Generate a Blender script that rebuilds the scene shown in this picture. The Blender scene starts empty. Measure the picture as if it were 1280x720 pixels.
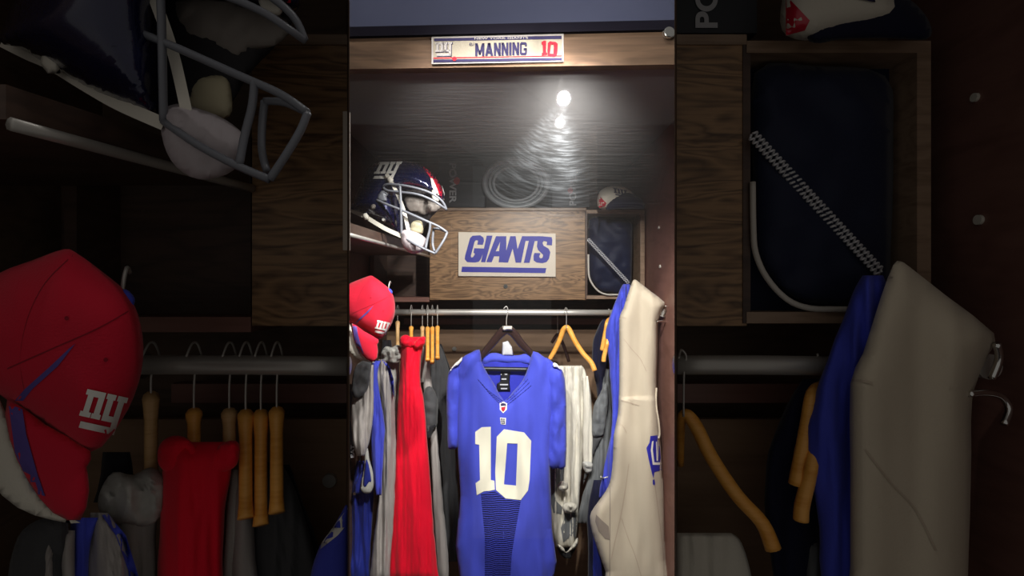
import bpy, bmesh, math, random
from mathutils import Vector, Matrix, noise
from mathutils.bvhtree import BVHTree
random.seed(4)
S = bpy.context.scene
COL = S.collection
F = 640.0            # focal length in pixels of the 1280x720 frame
EYE = 1.6            # camera height
# ------------------------------------------------------------------ camera, world, lamps
cam = bpy.data.cameras.new('camera'); camo = bpy.data.objects.new('camera', cam); COL.objects.link(camo)
camo.location = (0, 0, EYE); camo.rotation_euler = (math.pi/2, 0, 0)
cam.sensor_width = 36; cam.lens = F/1280*36; cam.clip_start = 0.01; cam.clip_end = 50
S.camera = camo
S.view_settings.view_transform = 'Standard'; S.view_settings.look = 'None'
S.view_settings.gamma = 1; S.view_settings.use_curve_mapping = False
S.view_settings.exposure = 0.0
w = bpy.data.worlds.new('world'); S.world = w; w.use_nodes = True
WORLD = 0.118
w.node_tree.nodes['Background'].inputs[0].default_value = (1.0, 0.95, 0.88, 1)
w.node_tree.nodes['Background'].inputs[1].default_value = WORLD
# x, y, z, aim, power, cone degrees, blend
LAMPS = [
 (0.175, 0.945, 2.244, (-0.02, 2.0, 1.10), 54, 84),
 (0.163, 0.930, 2.166, (0.02, 2.1, 1.25), 40, 76),
 (-0.36, 0.30, 2.85, (0.35, 2.1, 0.72), 205, 40),  # this and the next two: unseen spots added to fill clothes and header
 (0.36, 0.30, 2.85, (-0.30, 2.1, 0.68), 205, 40),
 (0.00, 0.35, 2.95, (0.00, 1.9, 1.55), 13, 75),
]
# ------------------------------------------------------------------ materials
def newmat(name):
    m = bpy.data.materials.new(name); m.use_nodes = True
    nt = m.node_tree; b = nt.nodes['Principled BSDF']
    return m, nt, b
def lin(c):
    return tuple(((v/255)/12.92 if v/255 <= .04045 else ((v/255+.055)/1.055)**2.4) for v in c) + (1,)
def plain(name, c, rough=.5, metal=0.0, coat=0.0, spec=.5):
    m, nt, b = newmat(name)
    b.inputs['Base Color'].default_value = lin(c); b.inputs['Roughness'].default_value = rough
    b.inputs['Metallic'].default_value = metal; b.inputs['Coat Weight'].default_value = coat
    b.inputs['Coat Roughness'].default_value = .12
    b.inputs['Specular IOR Level'].default_value = spec
    nz = nt.nodes.new('ShaderNodeTexNoise'); nz.inputs['Scale'].default_value = 40
    mr = nt.nodes.new('ShaderNodeMapRange'); mr.inputs[3].default_value = max(0, rough-.05); mr.inputs[4].default_value = min(1, rough+.08)
    nt.links.new(nz.outputs[0], mr.inputs[0]); nt.links.new(mr.outputs[0], b.inputs['Roughness'])
    return m
def fabric(name, c, rough=.85, sheen=.25, var=.12, mesh=False):
    m, nt, b = newmat(name); N = nt.nodes.new; L = nt.links.new
    tc = N('ShaderNodeTexCoord')
    n1 = N('ShaderNodeTexNoise'); n1.inputs['Scale'].default_value = 9; n1.inputs['Detail'].default_value = 6
    L(tc.outputs['Object'], n1.inputs[0])
    mx = N('ShaderNodeMix'); mx.data_type = 'RGBA'
    cc = lin(c)
    mx.inputs[6].default_value = tuple(v*(1-var) for v in cc[:3])+(1,); mx.inputs[7].default_value = tuple(min(1, v*(1+var)) for v in cc[:3])+(1,)
    L(n1.outputs[0], mx.inputs[0]); L(mx.outputs[2], b.inputs['Base Color'])
    b.inputs['Roughness'].default_value = rough; b.inputs['Sheen Weight'].default_value = sheen*.4
    b.inputs['Specular IOR Level'].default_value = .25
    n2 = N('ShaderNodeTexNoise'); n2.inputs['Scale'].default_value = 450
    L(tc.outputs['Object'], n2.inputs[0])
    bp = N('ShaderNodeBump'); bp.inputs['Strength'].default_value = .25; bp.inputs['Distance'].default_value = .002
    if mesh:
        wv = N('ShaderNodeTexWave'); wv.bands_direction = 'Z'; wv.inputs['Scale'].default_value = 38; wv.inputs['Distortion'].default_value = 1.5
        L(tc.outputs['Object'], wv.inputs[0]); L(wv.outputs[1], bp.inputs['Height']); bp.inputs['Strength'].default_value = 1.0; bp.inputs['Distance'].default_value = .006
    else:
        L(n2.outputs[0], bp.inputs['Height'])
    L(bp.outputs[0], b.inputs['Normal'])
    return m
def wood(name, c1, c2, rough=.45, scale=1.0, grain=9.0):
    m, nt, b = newmat(name); N = nt.nodes.new; L = nt.links.new
    tc = N('ShaderNodeTexCoord'); mp = N('ShaderNodeMapping'); mp.inputs['Scale'].default_value = (1.2*scale, 3*scale, 6*scale)
    L(tc.outputs['Object'], mp.inputs[0])
    n = N('ShaderNodeTexNoise'); n.inputs['Scale'].default_value = 2.2; n.inputs['Detail'].default_value = 3; n.inputs['Distortion'].default_value = .6
    L(mp.outputs[0], n.inputs[0])
    ml = N('ShaderNodeMath'); ml.operation = 'MULTIPLY'; ml.inputs[1].default_value = grain; L(n.outputs[0], ml.inputs[0])
    fr = N('ShaderNodeMath'); fr.operation = 'PINGPONG'; fr.inputs[1].default_value = .5; L(ml.outputs[0], fr.inputs[0])
    mp2 = N('ShaderNodeMapping'); mp2.inputs['Scale'].default_value = (3*scale, 14*scale, 70*scale); L(tc.outputs['Object'], mp2.inputs[0])
    n2 = N('ShaderNodeTexNoise'); n2.inputs['Scale'].default_value = 2; n2.inputs['Detail'].default_value = 5; L(mp2.outputs[0], n2.inputs[0])
    ad = N('ShaderNodeMath'); ad.operation = 'ADD'; L(fr.outputs[0], ad.inputs[0]); L(n2.outputs[0], ad.inputs[1])
    cr = N('ShaderNodeValToRGB'); cr.color_ramp.elements[0].position = .35; cr.color_ramp.elements[1].position = .95
    cr.color_ramp.elements[0].color = lin(c1); cr.color_ramp.elements[1].color = lin(c2)
    L(ad.outputs[0], cr.inputs[0]); L(cr.outputs[0], b.inputs['Base Color'])
    b.inputs['Roughness'].default_value = rough
    bp = N('ShaderNodeBump'); bp.inputs['Strength'].default_value = .12; bp.inputs['Distance'].default_value = .002
    L(n2.outputs[0], bp.inputs['Height']); L(bp.outputs[0], b.inputs['Normal'])
    return m
M = {}
M['wallblue'] = plain('blue_wall_paint', (70, 75, 100), .8)
M['capstrip'] = plain('dark_cap_strip', (22, 20, 30), .9, 0, 0, .15)
M['header'] = wood('header_wood', (78, 60, 46), (112, 88, 68), .85, 1, 5)
M['oak'] = wood('oak_box_wood', (86, 62, 42), (160, 124, 88), .42, 1.3, 11)
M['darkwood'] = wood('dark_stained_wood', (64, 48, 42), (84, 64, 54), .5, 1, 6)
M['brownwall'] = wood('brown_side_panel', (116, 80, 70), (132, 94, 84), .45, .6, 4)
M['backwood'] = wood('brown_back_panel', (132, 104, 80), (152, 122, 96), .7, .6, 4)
M['ceil'] = plain('locker_ceiling_paint', (120, 108, 104), .6)
M['frame'] = wood('frame_wood', (126, 102, 82), (156, 130, 108), .45, 1.5, 5)
M['black'] = plain('black_plastic', (22, 22, 26), .4)
M['charc'] = plain('charcoal_card', (52, 54, 60), .55)
M['steel'] = plain('brushed_steel', (186, 182, 176), .38, .45)
M['chrome'] = plain('chrome', (230, 230, 228), .12, 1)
M['hangwood'] = wood('hanger_wood', (226, 150, 56), (244, 176, 84), .35, 3, 3)
M['palewood'] = wood('pale_hanger_wood', (196, 150, 92), (214, 172, 118), .4, 3, 3)
M['hangdark'] = plain('dark_glossy_hanger', (48, 32, 30), .2, 0, .6)
M['blue'] = fabric('royal_blue_jersey', (68, 78, 198), .8)
M['bluemesh'] = fabric('royal_blue_mesh_panel', (40, 48, 150), .8, mesh=True)
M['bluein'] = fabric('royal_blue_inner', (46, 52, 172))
M['navyf'] = fabric('navy_fabric', (18, 20, 46))
M['blueshort'] = fabric('satin_blue', (36, 46, 130), .45, .1)
M['red'] = fabric('red_fabric', (240, 2, 44), .75)
M['grey'] = fabric('grey_fabric', (164, 157, 153))
M['lgrey'] = fabric('light_grey_fabric', (176, 174, 168))
M['charf'] = fabric('charcoal_fabric', (70, 70, 72))
M['blackf'] = fabric('black_fabric', (28, 27, 32))
M['white'] = plain('white_print', (236, 232, 226), .6)
M['cream'] = plain('cream_number_print', (240, 234, 214), .6)
M['whitef'] = fabric('white_fabric', (212, 206, 192))
M['slate'] = fabric('slate_grey', (104, 106, 108))
M['pants'] = fabric('pale_taupe_fabric', (192, 179, 159), .85, .2, .05)
M['pantsd'] = fabric('dark_taupe', (140, 128, 118))
M['seam'] = fabric('taupe_seam', (178, 162, 144))
M['signwhite'] = plain('cream_sign_board', (226, 214, 198), .5)
M['signblue'] = plain('sign_blue', (42, 42, 160), .5)
M['platebg'] = plain('nameplate_cream', (152, 145, 130), .75, 0, 0, .2)
M['platewhite'] = plain('nameplate_white', (168, 163, 160), .75, 0, 0, .2)
M['platenavy'] = plain('nameplate_navy', (46, 42, 76), .75, 0, 0, .2)
M['platered'] = plain('nameplate_red', (170, 34, 50), .75, 0, 0, .2)
M['helmet'] = plain('metallic_navy_shell', (12, 16, 60), .25, .4, 1)
M['hred'] = plain('helmet_red_stripe', (190, 20, 50), .3, 0, .5)
M['mask'] = plain('grey_facemask_coating', (112, 114, 122), .35)
M['strap'] = plain('white_strap_webbing', (214, 208, 196), .7)
M['cup'] = plain('white_chin_cup', (178, 168, 172), .6)
M['pad'] = plain('grey_helmet_padding', (120, 112, 106), .6)
M['padcream'] = plain('cream_jaw_pad', (190, 180, 150), .6)
M['liner'] = plain('dark_helmet_liner', (22, 18, 24), .7)
M['capred'] = fabric('red_cap_cloth', (206, 24, 52), .85)
M['piping'] = plain('blue_piping', (88, 70, 150), .7)
M['pipew'] = plain('white_piping', (206, 200, 190), .6)
M['bag'] = fabric('navy_bag_nylon', (28, 34, 58), .6)
M['greydecal'] = plain('grey_print', (186, 186, 190), .6)
M['reddecal'] = plain('red_print', (190, 40, 50), .6)
M['shoebag'] = plain('dark_grey_coil', (150, 154, 158), .35)
M['floor'] = wood('dark_floor', (40, 32, 28), (56, 46, 38))
M['sidebd'] = wood('side_bay_wood', (84, 66, 54), (104, 82, 66), .55, 1, 6)
M['silverthread'] = plain('silver_thread', (214, 214, 218), .4)
# lamp glow
mg, nt, b = newmat('lamp_glow'); b.inputs['Emission Color'].default_value = (1, .97, .92, 1); b.inputs['Emission Strength'].default_value = 260
M['glow'] = mg
# glazing : clear, faintly reflective, with fine wiping scratches
m, nt, b = newmat('scratched_clear_acrylic'); N = nt.nodes.new; L = nt.links.new
nt.nodes.remove(b); out = nt.nodes['Material Output']
tr = N('ShaderNodeBsdfTransparent'); tr.inputs[0].default_value = (.97, .98, .98, 1)
g1 = N('ShaderNodeBsdfGlossy'); g1.inputs['Roughness'].default_value = .02
g2 = N('ShaderNodeBsdfAnisotropic') if False else N('ShaderNodeBsdfGlossy')
g2.inputs['Roughness'].default_value = .42
tc = N('ShaderNodeTexCoord'); mp = N('ShaderNodeMapping'); mp.inputs['Scale'].default_value = (5, 1, 120)
nz = N('ShaderNodeTexNoise'); nz.inputs['Scale'].default_value = 1.6; nz.inputs['Detail'].default_value = 5; nz.inputs['Distortion'].default_value = .8
L(tc.outputs['Object'], mp.inputs[0]); L(mp.outputs[0], nz.inputs[0])
bp = N('ShaderNodeBump'); bp.inputs['Strength'].default_value = .4; bp.inputs['Distance'].default_value = .0012
L(nz.outputs[0], bp.inputs['Height']); L(bp.outputs[0], g2.inputs['Normal'])
a1 = N('ShaderNodeMixShader'); a1.inputs[0].default_value = .045; L(tr.outputs[0], a1.inputs[1]); L(g1.outputs[0], a1.inputs[2])
a2 = N('ShaderNodeMixShader'); a2.inputs[0].default_value = .0032; L(a1.outputs[0], a2.inputs[1]); L(g2.outputs[0], a2.inputs[2])
geo = N('ShaderNodeNewGeometry'); sx = N('ShaderNodeSeparateXYZ'); L(geo.outputs['Position'], sx.inputs[0])
def mth(op, a, b_=None, c_=None):
    n_ = N('ShaderNodeMath'); n_.operation = op
    for i_, v_ in enumerate((a, b_, c_)):
        if v_ is None: continue
        if isinstance(v_, (int, float)): n_.inputs[i_].default_value = v_
        else: L(v_, n_.inputs[i_])
    return n_.outputs[0]
def mrange(v_, a, b_):
    n_ = N('ShaderNodeMapRange'); n_.interpolation_type = 'SMOOTHSTEP'; n_.inputs[1].default_value = a; n_.inputs[2].default_value = b_
    L(v_, n_.inputs[0]); return n_.outputs[0]
# worn wiping arcs on the pane; the fan shape paints in the lamp's streak
dx = mth('SUBTRACT', sx.outputs[0], .136); dz = mth('SUBTRACT', 2.115, sx.outputs[2])
dzs = mth('MAXIMUM', dz, .002); uu = mth('DIVIDE', dx, dzs)
rr_ = mth('SQRT', mth('ADD', mth('MULTIPLY', dx, dx), mth('MULTIPLY', dz, dz)))
fan = mth('MULTIPLY', mrange(uu, -1.0, -.45), mrange(uu, .45, .0))
fan = mth('MULTIPLY', fan, mth('MULTIPLY', mrange(rr_, .42, .2), mrange(rr_, -.02, .2))); fan = mth('MULTIPLY', fan, mrange(dz, .0, .03))
core = mth('MULTIPLY', mrange(uu, -.28, -.02), mrange(uu, .26, .02))
cmb = N('ShaderNodeCombineXYZ'); L(mth('MULTIPLY', rr_, 170), cmb.inputs[0]); L(mth('MULTIPLY', uu, 3.0), cmb.inputs[1])
an = N('ShaderNodeTexNoise'); an.inputs['Scale'].default_value = 1.0; an.inputs['Detail'].default_value = 4; L(cmb.outputs[0], an.inputs[0])
arcs = mrange(an.outputs[0], .40, .72)
wgt = mth('MULTIPLY', mth('MULTIPLY', fan, mth('ADD', arcs, .18)), mth('ADD', mth('MULTIPLY', core, .0085), .0075))
g3 = N('ShaderNodeBsdfGlossy'); g3.inputs['Roughness'].default_value = .5; g3.inputs['Color'].default_value = (.86, .93, 1, 1)
a3 = N('ShaderNodeMixShader'); L(wgt, a3.inputs[0]); L(a2.outputs[0], a3.inputs[1]); L(g3.outputs[0], a3.inputs[2])
L(a3.outputs[0], out.inputs[0])
M['glass'] = m
# ------------------------------------------------------------------ helpers
class View:
    """Places reference points (q, r) of the photographed locker at a distance Y.  k enlarges the
    layout for the nearer side bays, which stand k times closer."""
    def __init__(s, k, g=1.0): s.k = k; s.g = g
    def P(s, q, r, Y, dy=0.0):
        d = Y/s.k + dy*s.g
        return Vector(((q-640)*s.k/F*d, d, EYE-(r-360)*s.k/F*d))
MAIN = View(1); SIDE = View(3.155, .7)
def mkobj(name, me, mat, parent=None, smooth=True):
    o = bpy.data.objects.new(name, me); COL.objects.link(o)
    if mat: me.materials.append(M[mat])
    if smooth:
        for p in me.polygons: p.use_smooth = True
    if parent: o.parent = parent
    return o
def frombm(name, bm, mat, parent=None, smooth=True):
    bmesh.ops.recalc_face_normals(bm, faces=bm.faces)
    me = bpy.data.meshes.new(name); bm.to_mesh(me); bm.free()
    return mkobj(name, me, mat, parent, smooth)
def thing(name, label, cat, group=None):
    o = bpy.data.objects.new(name, None); COL.objects.link(o); o.empty_display_size = .05
    return tag(o, label, cat, group)
def tag(o, label, cat, group=None):
    o['label'] = label; o['category'] = cat
    if group: o['group'] = group
    return o
def struct(o): o['kind'] = 'structure'; return o
def boxm(name, mn, mx, mat, parent=None, bev=.002):
    bm = bmesh.new(); bmesh.ops.create_cube(bm, size=1)
    for v in bm.verts: v.co = Vector([mn[i]+(v.co[i]+.5)*(mx[i]-mn[i]) for i in range(3)])
    if bev: bmesh.ops.bevel(bm, geom=list(bm.edges), offset=min(bev, .3*min(abs(mx[i]-mn[i]) for i in range(3))), segments=2, affect='EDGES', profile=.5)
    return frombm(name, bm, mat, parent, False)
def pbox(name, V, x0, y0, x1, y1, Y, depth, mat, parent=None, bev=.002):
    a = V.P(x0, y1, Y); c = V.P(x1, y0, Y)
    if V is SIDE:      # the bays are wedge shaped: the end next to the partition is cut to its angle
        bm = bmesh.new(); k = (a.y+depth)/a.y
        bl = a.x*(k if a.x > 0 and x0 < 706 else 1); br = c.x*(k if c.x < 0 and x1 > 575 else 1)
        pts = [(a.x, a.y), (c.x, a.y), (br, a.y+depth), (bl, a.y+depth)]
        lo = [bm.verts.new((x, y, a.z)) for x, y in pts]; hi = [bm.verts.new((x, y, c.z)) for x, y in pts]
        bm.faces.new(lo); bm.faces.new(hi)
        for i in range(4): bm.faces.new((lo[i], lo[(i+1) % 4], hi[(i+1) % 4], hi[i]))
        return frombm(name, bm, mat, parent, False)
    return boxm(name, (a.x, a.y, a.z), (c.x, a.y+depth, c.z), mat, parent, bev)
def quadslab(name, V, pts, Y, depth, mat, parent=None):
    """prism whose front face has the outline pts (reference px) at distance Y"""
    bm = bmesh.new(); f = []; bk = []
    for q, r in pts:
        p = V.P(q, r, Y); f.append(bm.verts.new(p)); bk.append(bm.verts.new(p+Vector((0, depth, 0))))
    bm.faces.new(f); bm.faces.new(bk[::-1]); n = len(pts)
    for i in range(n): bm.faces.new((f[i], bk[i], bk[(i+1) % n], f[(i+1) % n]))
    return frombm(name, bm, mat, parent, False)
def smooth_pts(pts, n=4, closed=False):
    out = []; N_ = len(pts)
    rng = range(N_) if closed else range(N_-1)
    def g(i): return Vector(pts[i % N_]) if closed else Vector(pts[max(0, min(N_-1, i))])
    for i in rng:
        a, b_, c, d = g(i-1), g(i), g(i+1), g(i+2)
        for j in range(n):
            t = j/n
            out.append(.5*((2*b_)+(c-a)*t+(2*a-5*b_+4*c-d)*t*t+(3*b_-a-3*c+d)*t**3))
    if not closed: out.append(Vector(pts[-1]))
    return out
def tubem(name, pts, rad, mat, parent=None, seg=8, flat=1.0, n=4, bm=None, closed=False):
    """tube through world points; rad may be a list; flat squashes it along world Y"""
    own = bm is None
    if own: bm = bmesh.new()
    P_ = smooth_pts([tuple(p) for p in pts], n, closed); R = rad if isinstance(rad, (list, tuple)) else [rad]*len(pts)
    rings = []; L_ = len(P_)
    up = None
    for i, p in enumerate(P_):
        if closed: t = (P_[(i+1) % L_]-P_[i-1])
        else: t = (P_[min(i+1, L_-1)]-P_[max(i-1, 0)])
        if t.length < 1e-9: t = Vector((0, 0, 1))
        t.normalize()
        if up is None:
            up = Vector((0, 1, 0)) if abs(t.y) < .9 else Vector((1, 0, 0))
        s_ = t.cross(up)
        if s_.length < 1e-4: s_ = t.cross(Vector((1, 0, 0)))
        s_.normalize(); u = s_.cross(t).normalized(); up = u
        fi = i/max(1, L_-1)*(len(R)-1); a = int(min(fi, len(R)-2)) if len(R) > 1 else 0
        r = R[a]+(R[min(a+1, len(R)-1)]-R[a])*(fi-a) if len(R) > 1 else R[0]
        rings.append([bm.verts.new(p+s_*math.cos(2*math.pi*k/seg)*r+u*math.sin(2*math.pi*k/seg)*r*flat) for k in range(seg)])
    rr = range(L_) if closed else range(L_-1)
    for i in rr:
        a, b_ = rings[i], rings[(i+1) % L_]
        for k in range(seg): bm.faces.new((a[k], a[(k+1) % seg], b_[(k+1) % seg], b_[k]))
    if not closed:
        bm.faces.new(rings[0][::-1]); bm.faces.new(rings[-1])
    if own: return frombm(name, bm, mat, parent)
def ptube(name, V, pts, Y, rad, mat, parent=None, seg=8, n=4, flat=1.0, closed=False):
    return tubem(name, [V.P(p[0], p[1], Y, p[2] if len(p) > 2 else 0) for p in pts], rad, mat, parent, seg, flat, n, None, closed)
def dseg(p, a, b_):
    ab = (b_[0]-a[0], b_[1]-a[1]); l = ab[0]**2+ab[1]**2
    t = 0 if l == 0 else max(0, min(1, ((p[0]-a[0])*ab[0]+(p[1]-a[1])*ab[1])/l))
    return math.hypot(p[0]-a[0]-ab[0]*t, p[1]-a[1]-ab[1]*t)
def gridfill(poly, step, holes=()):
    bm = bmesh.new(); es = []
    for lp in [poly]+list(holes):
        vs = [bm.verts.new((q, r, 0)) for q, r in lp]
        es += [bm.edges.new((vs[i], vs[(i+1) % len(vs)])) for i in range(len(vs))]
    bmesh.ops.triangle_fill(bm, edges=es, use_beauty=True, use_dissolve=False)
    xs = [p[0] for p in poly]; ys = [p[1] for p in poly]
    for ax, lo, hi in ((0, min(xs), max(xs)), (1, min(ys), max(ys))):
        n = int((hi-lo)/step)
        for i in range(1, n+1):
            c = [0, 0, 0]; c[ax] = lo+(hi-lo)*i/(n+1); nn = [0, 0, 0]; nn[ax] = 1
            bmesh.ops.bisect_plane(bm, geom=bm.verts[:]+bm.edges[:]+bm.faces[:], plane_co=c, plane_no=nn, dist=1e-5)
    return bm
def puff(name, V, poly, Y, depth, mat, parent=None, step=3, D=None, back=.6, fold=0.0, fs=(12, 60), seed=0, sm=3, hfun=None, holes=()):
    """closed soft body: outline poly (reference px), bulging 'depth' metres towards the viewer"""
    if sm: poly = [(p.x, p.y) for p in smooth_pts([(a, b_, 0) for a, b_ in poly], sm, True)]
    bm = gridfill(poly, step, holes)
    loops = [poly]+list(holes)
    segs = [(lp[i], lp[(i+1) % len(lp)]) for lp in loops for i in range(len(lp))]
    vs = list(bm.verts); dist = {}
    for v in vs: dist[v] = min(dseg((v.co.x, v.co.y), a, b_) for a, b_ in segs)
    mxd = max(dist.values()); Dd = min(D or mxd, mxd)
    fr = {}; bk = {}; nb = bmesh.new()
    for v in vs:
        q, r = v.co.x, v.co.y; t = min(1, dist[v]/Dd); h = math.sqrt(max(0, 1-(1-t)**2))
        dy = -depth*h
        if fold:
            nn = noise.noise(Vector((q/fs[0], r/fs[1], seed*7.3)))+.5*noise.noise(Vector((q/fs[0]*2.1, r/fs[1]*1.7, seed*3.1+9)))
            dy += fold*nn*min(1, dist[v]/4)
        if hfun: dy += hfun(q, r)*min(1, dist[v]/3)
        fr[v] = nb.verts.new(V.P(q, r, Y, dy))
        bk[v] = fr[v] if dist[v] < 1e-3 else nb.verts.new(V.P(q, r, Y, depth*back*h))
    for f in bm.faces:
        try: nb.faces.new([fr[v] for v in f.verts])
        except ValueError: pass
        try: nb.faces.new([bk[v] for v in reversed(f.verts)])
        except ValueError: pass
    bm.free()
    return frombm(name, nb, mat, parent)
def cloth(name, V, rows, Y, thick, mat, parent=None, fold=.012, fs=9, seed=0, tilt=0.0, cols=None, drift=0.0, back=.7, jit=.8):
    """hanging garment: rows = (r, left q, right q); folds run down its length"""
    rws = smooth_pts(rows, max(2, int((rows[-1][0]-rows[0][0])/len(rows)/4)+1))
    wmax = max(r[2]-r[1] for r in rows); nc = cols or max(8, int(wmax/1.4))
    bm = bmesh.new(); F_ = []; B_ = []
    nR = len(rws)
    for i, (r, a, b_) in enumerate(rws):
        cap = min(1, .35+min(i, nR-1-i)/5)
        a += jit*noise.noise(Vector((r/14, seed, 1))); b_ += jit*noise.noise(Vector((r/14, seed, 5)))
        fr = []; bk = []
        for j in range(nc+1):
            u = j/nc; q = a+(b_-a)*u
            e = math.sqrt(max(0, 1-abs(2*u-1)**2.4))
            x = (q+drift*(r-rows[0][0]))/fs
            nn = noise.noise(Vector((x, r/90, seed*5.7)))*1.3+.6*noise.noise(Vector((x*2.3, r/45, seed*2.9+4)))+.25*noise.noise(Vector((x*3, r/9, seed)))
            dy = -thick*e*cap+fold*nn*e+tilt*(u-.5)
            fr.append(bm.verts.new(V.P(q, r, Y, dy)))
            bk.append(fr[-1] if j in (0, nc) else bm.verts.new(V.P(q, r, Y, thick*back*e*cap+tilt*(u-.5))))
        F_.append(fr); B_.append(bk)
    for i in range(nR-1):
        for j in range(nc):
            bm.faces.new((F_[i][j], F_[i][j+1], F_[i+1][j+1], F_[i+1][j]))
            vs = []
            for v in (B_[i][j], B_[i+1][j], B_[i+1][j+1], B_[i][j+1]):
                if v not in vs: vs.append(v)
            if len(vs) > 2:
                try: bm.faces.new(vs)
                except ValueError: pass
    for k in (0, nR-1):
        lp = F_[k]+[v for v in reversed(B_[k]) if v not in (F_[k][0], F_[k][-1])]
        try: bm.faces.new(lp)
        except ValueError: pass
    return frombm(name, bm, mat, parent)
def decal(name, V, polys, target, mat, parent=None, off=.0015, step=3, holes=None, Y=None):
    """print or appliqué that follows the surface of target (seen along each viewing ray)"""
    tg = target if isinstance(target, (list, tuple)) else [target]
    trees = []
    for t in tg:
        if t: trees.append(BVHTree.FromPolygons([v.co.copy() for v in t.data.vertices], [tuple(p.vertices) for p in t.data.polygons]))
    bm = bmesh.new(); O = Vector((0, 0, EYE))
    for pi, poly in enumerate(polys):
        g = gridfill(list(poly), step, [] if not holes else holes.get(pi, []))
        mp = {}
        for v in g.verts:
            p = V.P(v.co.x, v.co.y, Y or 2.0); d = (p-O).normalized(); best = None
            for t in trees:
                h = t.ray_cast(O, d)
                if h[0] is not None and (best is None or h[3] < best): best = h[3]
            if best is None: best = (p-O).length
            mp[v] = (O+d*(best-off), O+d*(best-off*.1))
        for f in g.faces:
            try:
                a = [bm.verts.new(mp[v][0]) for v in f.verts]; bm.faces.new(a)
            except ValueError: pass
        g.free()
    bmesh.ops.remove_doubles(bm, verts=bm.verts, dist=1e-6)
    return frombm(name, bm, mat, parent)
NY = [(0,.86,.2,1),(.06,.3,.2,1),(0,.3,.26,.43),(.2,.84,.46,1),(.32,.3,.46,1),(.28,.3,.5,.43),
      (.54,.3,.68,1),(.5,.86,.72,1),(.54,.3,.92,.45),(.8,.0,.94,1),(.76,.86,1,1),(.08,.0,.94,.17)]
def nypolys(o, ux, uy):
    """o = lower left px, ux = vector of width, uy = vector of height (px)"""
    out = []
    for x0, y0, x1, y1 in NY:
        out.append([(o[0]+ux[0]*x+uy[0]*y, o[1]+ux[1]*x+uy[1]*y) for x, y in ((x0, y0), (x1, y0), (x1, y1), (x0, y1))])
    return out
def textm(name, txt, mat, o, ux, uz, parent=None, bold=.0, depth=.0006):
    """flat lettering: unit-height text laid from o with its width fitted to ux and its height to uz"""
    cu = bpy.data.curves.new('lettering', 'FONT'); cu.body = txt; cu.offset = bold
    to = bpy.data.objects.new('lettering', cu); COL.objects.link(to)
    bpy.context.view_layer.update()
    me = bpy.data.meshes.new_from_object(to); bpy.data.objects.remove(to)
    xs = [v.co.x for v in me.vertices]; ys = [v.co.y for v in me.vertices]
    x0, x1, y0, y1 = min(xs), max(xs), min(ys), max(ys)
    nrm = ux.cross(uz).normalized()
    for v in me.vertices: v.co = o+ux*((v.co.x-x0)/(x1-x0))+uz*((v.co.y-y0)/(y1-y0))+nrm*depth
    return mkobj(name, me, mat, parent, False)
def disc(name, c, axis, r, h, mat, parent=None, seg=20, r2=None, bev=0):
    bm = bmesh.new()
    bmesh.ops.create_cone(bm, cap_ends=True, segments=seg, radius1=r, radius2=r if r2 is None else r2, depth=h)
    rot = Vector((0, 0, 1)).rotation_difference(Vector(axis)).to_matrix().to_4x4()
    bmesh.ops.transform(bm, matrix=Matrix.Translation(c) @ rot, verts=bm.verts)
    if bev: bmesh.ops.bevel(bm, geom=[e for e in bm.edges if e.calc_face_angle(0) > 1], offset=bev, segments=2, affect='EDGES')
    return frombm(name, bm, mat, parent, False)

# ------------------------------------------------------------------ the setting
struct(boxm('floor', (-2, -.6, -.03), (2, 3.2, 0), 'floor'))
ZC = EYE+.62
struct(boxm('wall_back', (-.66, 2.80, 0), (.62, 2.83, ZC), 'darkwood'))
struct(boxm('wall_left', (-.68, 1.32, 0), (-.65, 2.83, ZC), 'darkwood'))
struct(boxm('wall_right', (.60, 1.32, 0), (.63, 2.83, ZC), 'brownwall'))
struct(boxm('ceiling', (-.68, 1.37, ZC), (.63, 2.83, ZC+.02), 'ceil'))
struct(boxm('wall_front', (-1.6, 1.33, EYE+.655), (1.6, 1.36, 3.3), 'wallblue'))
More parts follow.
